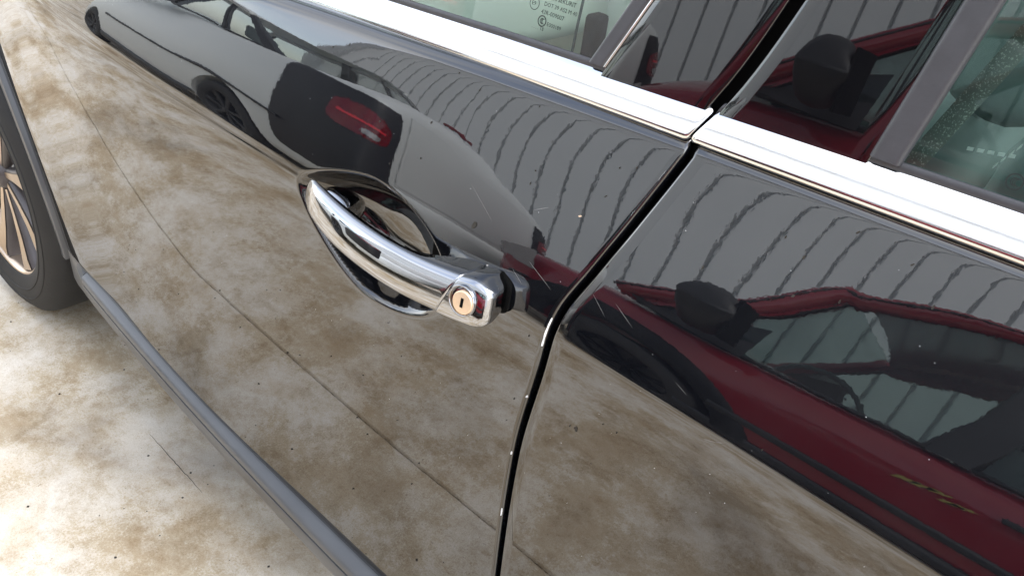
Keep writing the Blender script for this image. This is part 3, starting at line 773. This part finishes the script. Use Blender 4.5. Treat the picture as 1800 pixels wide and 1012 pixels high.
def side_strip(name, root, pts, hz, d, m, s=1):
    """moulding along the flank; pts (x, y, z)"""
    rows = []
    for x, y, z in pts:
        rows.append([Vector((x, s * (y - .01), z - hz)), Vector((x, s * (y + d * .7), z - hz * .9)), Vector((x, s * (y + d), z - hz * .3)), Vector((x, s * (y + d), z + hz * .3)), Vector((x, s * (y + d * .7), z + hz * .9)), Vector((x, s * (y - .01), z + hz))])
    return fixn(grid(name, rows, m, root, cap=False))

# --- the red car beside (front at local x=0, right flank faces the black car)
RED_X, RED_Y = -1.61, -2.16      # nose and flank
HWV = .86
red = empty('red_car', (RED_X, RED_Y - HWV, 0), 'red compact car with black bumper and black door mirror, reflected in the rear door', 'car')
st = [(0.11, .30, .60, .66, .46), (.14, .22, .70, .77, .66), (.23, .19, .79, .87, .79), (.42, .18, .88, .97, .845), (.75, .18, .945, 1.03, .86), (1.0, .18, .97, 1.05, .86), (1.6, .18, .98, 1.00, .86), (2.4, .18, .995, 1.00, .86), (3.2, .19, 1.01, 1.02, .85), (3.62, .24, .99, 1.01, .80), (3.72, .32, .93, .95, .70), (3.74, .40, .85, .86, .55)]
body_loft('body', st, RED, red, (.85, 3.1), .385, HWV)
belt = [(.76, .80, .965), (1.40, .805, .975), (2.1, .805, .985), (2.8, .79, 1.00), (3.62, .72, 1.01)]
roof = [(1.34, .60, 1.40), (1.75, .63, 1.49), (2.2, .64, 1.53), (2.8, .63, 1.52), (3.4, .58, 1.46)]
greenhouse(red, belt, roof, [(0, .10), (1.55, 1.75), (3.1, 3.3), (3.85, 4)], RED, GLASSV, .04)
simple_wheels(red, (.85, 3.1), HWV, .32, .20, GAPB)
# black lower bumper
rows = []
for a_ in lin(-1, 1, 41):
    y = a_ * .865; x = .085 + .36 * max(0, abs(a_) - .45) ** 2 * 2.6 ; 
    rows.append([Vector((x + .06, y * .97, .20)), Vector((x, y, .23)), Vector((x - .02, y * 1.002, .36)), Vector((x - .02, y * 1.003, .46)), Vector((x + .0, y * 1.002, .56)), Vector((x + .05, y * .99, .60)), Vector((x + .14, y * .95, .61))])
fixn(grid('front_bumper', rows, RUBBER, red))
for s in (1, -1):
    # headlamp, mirror, cladding
    hl = [[Vector((lerp(.15, .44, u) - .03 * (1 - u), s * (lerp(.60, .848, u ** .6) + .012), lerp(.63, .70, u) + v * lerp(.10, .17, u))) for v in lin(0, 1, 6)] for u in lin(0, 1, 8)]
    fixn(grid('headlamp', hl, LAMPW, red))
    ring_ = []
    for a_ in lin(R(-5), R(185), 26):
        ring_.append([Vector((.85 + r_ * math.cos(a_), s * (HWV + dy), .30 + r_ * math.sin(a_))) for r_, dy in ((.515, -.02), (.50, .006), (.41, .014), (.38, .004), (.38, -.06))])
    fixn(grid('arch_cladding', ring_, RUBBER, red))
    side_strip('sill_cladding', red, [(x, HWV - .012, .25) for x in lin(1.08, 2.7, 10)], .075, .016, BPLASTIC, s)
    side_strip('rub_strip', red, [(x, HWV + .002, .50) for x in lin(1.20, 2.75, 10)], .035, .018, BPLASTIC, s)
    mrows = []
    for q in lin(0, 1, 14):
        ang = math.pi * q; ex = .11 * math.sin(ang) ** .55 if 0 < q < 1 else .004
        y = lerp(.83, 1.06, q)
        mrows.append([Vector((1.055 + .045 * (q) + .085 * sup(math.cos(6.28318 * k / 20), .8), s * y, 1.09 + .03 * q + (ex * 1.0 + .005) * sup(math.sin(6.28318 * k / 20), .75))) for k in range(20)])
    mi = fixn(grid('door_mirror', mrows, BPLASTIC, red, closev=True, cap=True))
    box('mirror_glass', (1.170, s * .87 if s > 0 else -1.04, 1.00), (1.182, s * 1.04 if s > 0 else -.87, 1.20), GAPB, mi, .002)
    sail = [[Vector((lerp(.80 - .03 * math.sin(math.pi * v), 1.20, u), s * (.824 - .12 * v), lerp(.965 + .02 * (1 - u) ** 3, lerp(1.04, 1.17, u), v))) for v in lin(0, 1, 5)] for u in lin(0, 1, 8)]
    fixn(grid('mirror_sail', sail, BPLASTIC, red))
    for x0, z0, z1 in ((.995, .32, .96), (2.30, .32, .97)):
        side_strip('door_gap', red, [(x0, HWV - .020, z0), (x0 + .012, HWV - .020, z0)], 0.001, 0, GAPB, s)
    h_ = box('door_pull', (2.05, s * (HWV - .012) if s > 0 else -(HWV + .018), .80), (2.22, s * (HWV + .018) if s > 0 else -(HWV - .012), .835), BPLASTIC, red, .008)
box('front_grille', (.098, -.42, .48), (.14, .42, .60), GAPB, red, .01)
sc = [(1.80, .05), (1.845, .07), (1.885, .045), (1.925, .06), (1.955, .03)]
vs = []; fsx = []
for i, (x, w) in enumerate(sc):
    k = len(vs); z = .74 + .012 * (i % 3); y = HWV + .0035
    vs += [(x - .035, y, z - .012), (x + .02, y, z + .006), (x + .045, y, z + .026), (x - .015, y, z + .016)]; fsx.append((k, k + 1, k + 2, k + 3))
mesh('yellow_scuff', vs, fsx, YELLOW, red, False)
for y in (.40, -.40):
    r_ = bpy.data.objects.new('seat', None); COL.objects.link(r_); r_.parent = red; r_.location = (1.7, y, .55)
    box('backrest', (.16, -.24, 0), (.30, .24, .62), TRIMD, r_, .05, 3, Matrix.Rotation(R(14), 3, 'Y')); box('cushion', (-.3, -.24, -.1), (.2, .24, .05), TRIMD, r_, .05, 3); box('headrest', (.30, -.12, .62), (.38, .12, .80), TRIMD, r_, .03, 3)
box('dashboard', (.85, -.76, .80), (1.22, .76, 1.00), TRIMD, red, .06, 3)
lathe('steering_wheel', [(.17, -.01), (.182, 0), (.17, .01), (.158, 0), (.17, -.01)], TRIMD, red, 32, c=(1.36, .38, .95)).rotation_euler = (0, 0, 0)

# --- the black saloon ahead of it (only its tail and right flank show)
SAL_X, SAL_Y = -1.73, -1.50
HWS = .86; LEN = 4.4
sal = empty('saloon_car', (SAL_X - LEN * math.cos(R(3)) - HWS * math.sin(R(3)) * -1, SAL_Y - HWS * math.cos(R(3)) - LEN * math.sin(R(3)), 0), 'black saloon with painted pale and dark reflections and red tail lamps, ahead of the red car', 'car')
st = [(0, .3, .55, .62, .5), (.06, .2, .66, .72, .70), (.5, .18, .80, .86, .84), (1.2, .17, .90, .97, .86), (2.2, .17, .91, .94, .86), (3.2, .17, .915, .95, .86), (3.75, .19, .985, 1.07, .855), (4.1, .22, 1.085, 1.155, .84), (4.28, .25, 1.095, 1.17, .81), (4.36, .28, 1.065, 1.135, .775), (4.385, .32, .99, 1.055, .74), (4.40, .40, .84, .87, .62)]
sal.rotation_euler.z = R(3)
salbody = body_loft('body', st, SKYREFL, sal, (.85, 3.45), .35, HWS)
from mathutils.bvhtree import BVHTree
def conform(name, body, rays, off, m, parent, edge=.004):
    """a panel lying on the body: rays is a grid of (origin, direction) shot outwards from inside"""
    bv = BVHTree.FromPolygons([v.co.copy() for v in body.data.vertices], [tuple(p.vertices) for p in body.data.polygons])
    rows = []
    for rr in rays:
        row = []
        for o_, d_ in rr:
            h, nn, _, _ = bv.ray_cast(o_, d_)
            if nn.dot(d_) < 0: nn = -nn
            row.append(h + nn * off)
        rows.append(row)
    return fixn(grid(name, rows, m, parent))
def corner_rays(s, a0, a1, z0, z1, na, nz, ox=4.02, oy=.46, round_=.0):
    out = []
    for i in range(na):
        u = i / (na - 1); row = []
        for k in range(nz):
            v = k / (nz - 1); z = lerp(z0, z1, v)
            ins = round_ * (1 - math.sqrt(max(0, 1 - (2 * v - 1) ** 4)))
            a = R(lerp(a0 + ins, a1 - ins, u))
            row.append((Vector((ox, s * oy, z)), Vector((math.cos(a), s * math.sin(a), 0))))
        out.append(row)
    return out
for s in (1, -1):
    conform('painted_dark_reflection', salbody, corner_rays(s, 16, 104, .40, 1.035, 30, 24, round_=5), .003, BPLASTIC, sal)  # dark reflection at the saloon's rear corners, added as black shells
    lamp = conform('tail_lamp', salbody, corner_rays(s, 24, 64, .85, .968, 16, 10, round_=9), .007, LAMPR, sal)
    conform('reversing_lamp', salbody, corner_rays(s, 31, 44, .866, .896, 8, 6, round_=3), .0095, LAMPW, lamp)
    conform('lamp_strip', salbody, corner_rays(s, 29, 59, .918, .930, 12, 4), .0095, LAMPR2, lamp)
conform('boot_lid', salbody, [[(Vector((3.9, y, z)), Vector((1, 0, .0))) for z in lin(.64, 1.06, 14)] for y in lin(-.52, .52, 20)], .005, SKYREFL, sal)
belt = [(1.15, .79, .93), (1.9, .80, .93), (2.6, .80, .92), (3.2, .785, .92), (3.78, .73, .985)]
roof = [(1.85, .58, 1.36), (2.2, .60, 1.40), (2.6, .60, 1.41), (2.8, .59, 1.39), (3.12, .56, 1.34)]
greenhouse(sal, belt, roof, [(0, .10), (1.55, 1.7), (2.88, 2.97), (3.80, 4)], SKYREFL, CLEAR, .04)
simple_wheels(sal, (.85, 3.45), HWS, .305, .20, BPLASTIC)
for s in (1, -1):
    side_strip('sill_cladding', sal, [(x, HWS - .012, .24) for x in lin(1.25, 3.1, 10)], .06, .016, BPLASTIC, s)
    side_strip('waist_moulding', sal, [(x, HWS - .006, .66) for x in lin(1.3, 4.0, 14)], .012, .012, BPLASTIC, s)
rows = []
for a_ in lin(-1, 1, 31):
    y = a_ * .80; x = 4.44 - .30 * max(0, abs(a_) - .5) ** 2 * 3
    rows.append([Vector((x - .10, y * .97, .24)), Vector((x - .02, y, .27)), Vector((x, y * 1.002, .38)), Vector((x, y * 1.003, .50)), Vector((x - .015, y * 1.002, .58)), Vector((x - .05, y * .98, .605)), Vector((x - .12, y * .95, .61))])
fixn(grid('rear_bumper', rows, SKYREFL, sal))
box('number_plate_recess', (4.385, -.30, .64), (4.402, .30, .78), BPLASTIC, sal, .006)
box('brake_lamp', (4.20, -.12, 1.168), (4.25, .12, 1.186), LAMPR, sal, .005)
for y in (.4, -.4):
    box('headrest', (3.05, y - .13, .98), (3.13, y + .13, 1.14), TRIMD, sal, .03, 3)
box('rear_shelf', (3.2, -.62, .93), (3.72, .62, .96), TRIMD, sal, .01)

# ------------------------------------------------------------------ wear on the black car: chips, scratches, spots
def patch(cx_, cz_, w, h, ang, m, lift=.0003, jag=.3, seed=0, n=12):
    rnd = random.Random(seed); vs = []
    ca, sa = math.cos(ang), math.sin(ang)
    for k in range(n):
        a_ = 2 * math.pi * k / n; r_ = 1 - jag * rnd.random()
        u, v = w * math.cos(a_) * r_, h * math.sin(a_) * r_
        x, z = cx_ + u * ca - v * sa, cz_ + u * sa + v * ca
        p = Vector((x, surf(x, z), z)) + nrm(x, z) * lift; vs.append(p)
    return vs
def patches(name, lst, m, parent):
    vs, fsx = [], []
    for i, q in enumerate(lst):
        p = patch(*q, m, seed=i * 7 + 3); k = len(vs); vs += p; fsx.append(tuple(range(k, k + len(p))))
    o = fixn(mesh(name, vs, fsx, m, parent, False)); o['kind'] = 'stuff'; return o
def strokes(name, lst, m, parent, w=.00035):
    """thin scratches: (x0, z0, x1, z1)"""
    vs, fsx = [], []
    for (xa, za, xb, zb2) in lst:
        n = 8; dx, dz = xb - xa, zb2 - za; L = math.hypot(dx, dz); nx, nz = -dz / L, dx / L
        for i in range(n):
            t = i / (n - 1); ww = w * math.sin(math.pi * (t * .9 + .05)); cxx = xa + dx * t; czz = za + dz * t
            for sg in (-1, 1):
                x, z = cxx + sg * nx * ww, czz + sg * nz * ww
                vs.append(Vector((x, surf(x, z), z)) + nrm(x, z) * .00025)
            if i: k = len(vs); fsx.append((k - 4, k - 3, k - 1, k - 2))
    o = fixn(mesh(name, vs, fsx, m, parent, False)); o['kind'] = 'stuff'; return o
SPF = [(.1429, .9617), (-.0975, .9161), (-.0732, .8873), (-.0393, .9041), (-.0003, .9728), (-.0264, .9784), (.1109, .7467), (.0756, .9353), (.0593, .9785), (.1556, .9662), (-.039, .9345), (.075, .9253), (.1406, .9402), (-.1817, .9559), (-.1612, .9636), (.0767, .8104), (.1168, .8162)]
SPR = [(.2302, .9259), (.273, .9649), (.2889, .9588), (.3204, .9445), (.3478, .9801), (.2933, .9354), (.312, .9843), (.1751, .759), (.2127, .7815), (.1705, .7582), (.3683, .964), (.3176, .8398), (.1996, .7809)]
rs = random.Random(3)
def spots(l): return [(x, z, rs.uniform(.0009, .0017), rs.uniform(.0005, .0009), rs.uniform(.8, 1.5)) for x, z in l]
patches('dried_drops', spots(SPF) + [(.036, .8758, .0042, .0026, 1.2)], SPOTM, front_door)
patches('dried_drops', spots(SPR) + [(.1769, .7591, .0032, .0014, 1.7)], SPOTM, rear_door)
def dust(n, x0, x1, z0, z1, sd_):
    r2 = random.Random(sd_); l = []
    for _ in range(n):
        z = r2.uniform(z0, z1); x = r2.uniform(x0, x1); d = r2.uniform(.00015, .00035)
        l.append((x, z, d, d * .8, 0))
    return l
patches('dust_specks', [q for q in dust(70, -.6, .18, .62, .972, 1) if q[0] < gap(q[1]) - .008 and cup(q[0], q[1]) < 1e-4], CHIPW, front_door)
patches('dust_specks', [q for q in dust(50, .12, .45, .62, .975, 2) if q[0] > gap(q[1]) + .016], CHIPW, rear_door)
patches('paint_chip', [(.1265, .9198, .0016, .0008, .4)], LOCK, front_door)
strokes('scratches', [(.086, .9086, .0985, .9155), (.084, .8608, .098, .853), (-.3905, .8617, -.384, .8400), (.098, .872, .125, .861), (.02, .905, .052, .886)], SCRATCH, front_door, .00011)
strokes('scratches', [(.1600, .8745, .176, .8640), (.180, .8765, .200, .8670), (.245, .849, .256, .845), (.2790, .8230, .2880, .8262), (.2870, .8258, .2925, .8290)], SCRATCH, rear_door, .00009)
# bare chips along the rear edge of the front door
def edge_chips():
    vs, fsx = [], []; r2 = random.Random(11)
    zs = [(.9682, .0040, .0013), (.9379, .0022, .0010), (.8356, .0060, .0009), (.8270, .0055, .0011), (.8185, .0046, .0008), (.7572, .0013, .0010), (.6842, .0020, .0005), (.6012, .0055, .0005)]
    for zc, hl, w in zs:
        n = 9; k = len(vs)
        for i in range(n):
            z = zc + hl * (2 * i / (n - 1) - 1); xe = gap(z) - .0034; y = surf(xe, z)
            wi = w * (.35 + .65 * r2.random()) * math.sin(math.pi * (i + .5) / n)
            vs += [Vector((xe + .0013 - wi * .6, y - .00022 + .0002, z)), Vector((xe + .0014 + wi * .35, y + .0005, z)), Vector((xe + .0020 + wi * .3, y + .0010, z))]
            if i:
                a_ = k + 3 * (i - 1); fsx += [(a_, a_ + 1, a_ + 4, a_ + 3), (a_ + 1, a_ + 2, a_ + 5, a_ + 4)]
    o = fixn(mesh('edge_chips', vs, fsx, CHIPW, front_door, False)); o['kind'] = 'stuff'
edge_chips()

cr = []; r3 = random.Random(21)
for i in range(26):
    t_ = i / 25; w_ = .0005 * math.sin(math.pi * (t_ * .92 + .04)) + .0002; yy_ = lerp(.066, .0625, t_) + r3.uniform(-.0007, .0007)
    cr.append([Vector((lerp(-.815, -.615, t_), yy_ - w_, .0006)), Vector((lerp(-.815, -.615, t_), yy_ + w_, .0006))])
ck = grid('hairline_crack', cr, SPOTM, ground, False, flip=True); ck['kind'] = 'stuff'
# small loose stones and a leaf chip on the concrete
vs, fsx = [], []
rnd = random.Random(5)
for i in range(220):
    x, y = rnd.uniform(-1.5, -.1), rnd.uniform(-.6, .25); r_ = rnd.choice((.0006, .0008, .001, .0014, .0026))
    k = len(vs)
    for d in ((1, 0, 0), (0, 1, 0), (-1, 0, 0), (0, -1, 0)): vs.append((x + d[0] * r_ * rnd.uniform(.7, 1.3), y + d[1] * r_ * rnd.uniform(.7, 1.3), .0))
    vs.append((x, y, r_ * .9)); fsx += [(k, k + 1, k + 4), (k + 1, k + 2, k + 4), (k + 2, k + 3, k + 4), (k + 3, k, k + 4)]
grit = mesh('grit', vs, fsx, SPOTM, None, False); grit['kind'] = 'stuff'
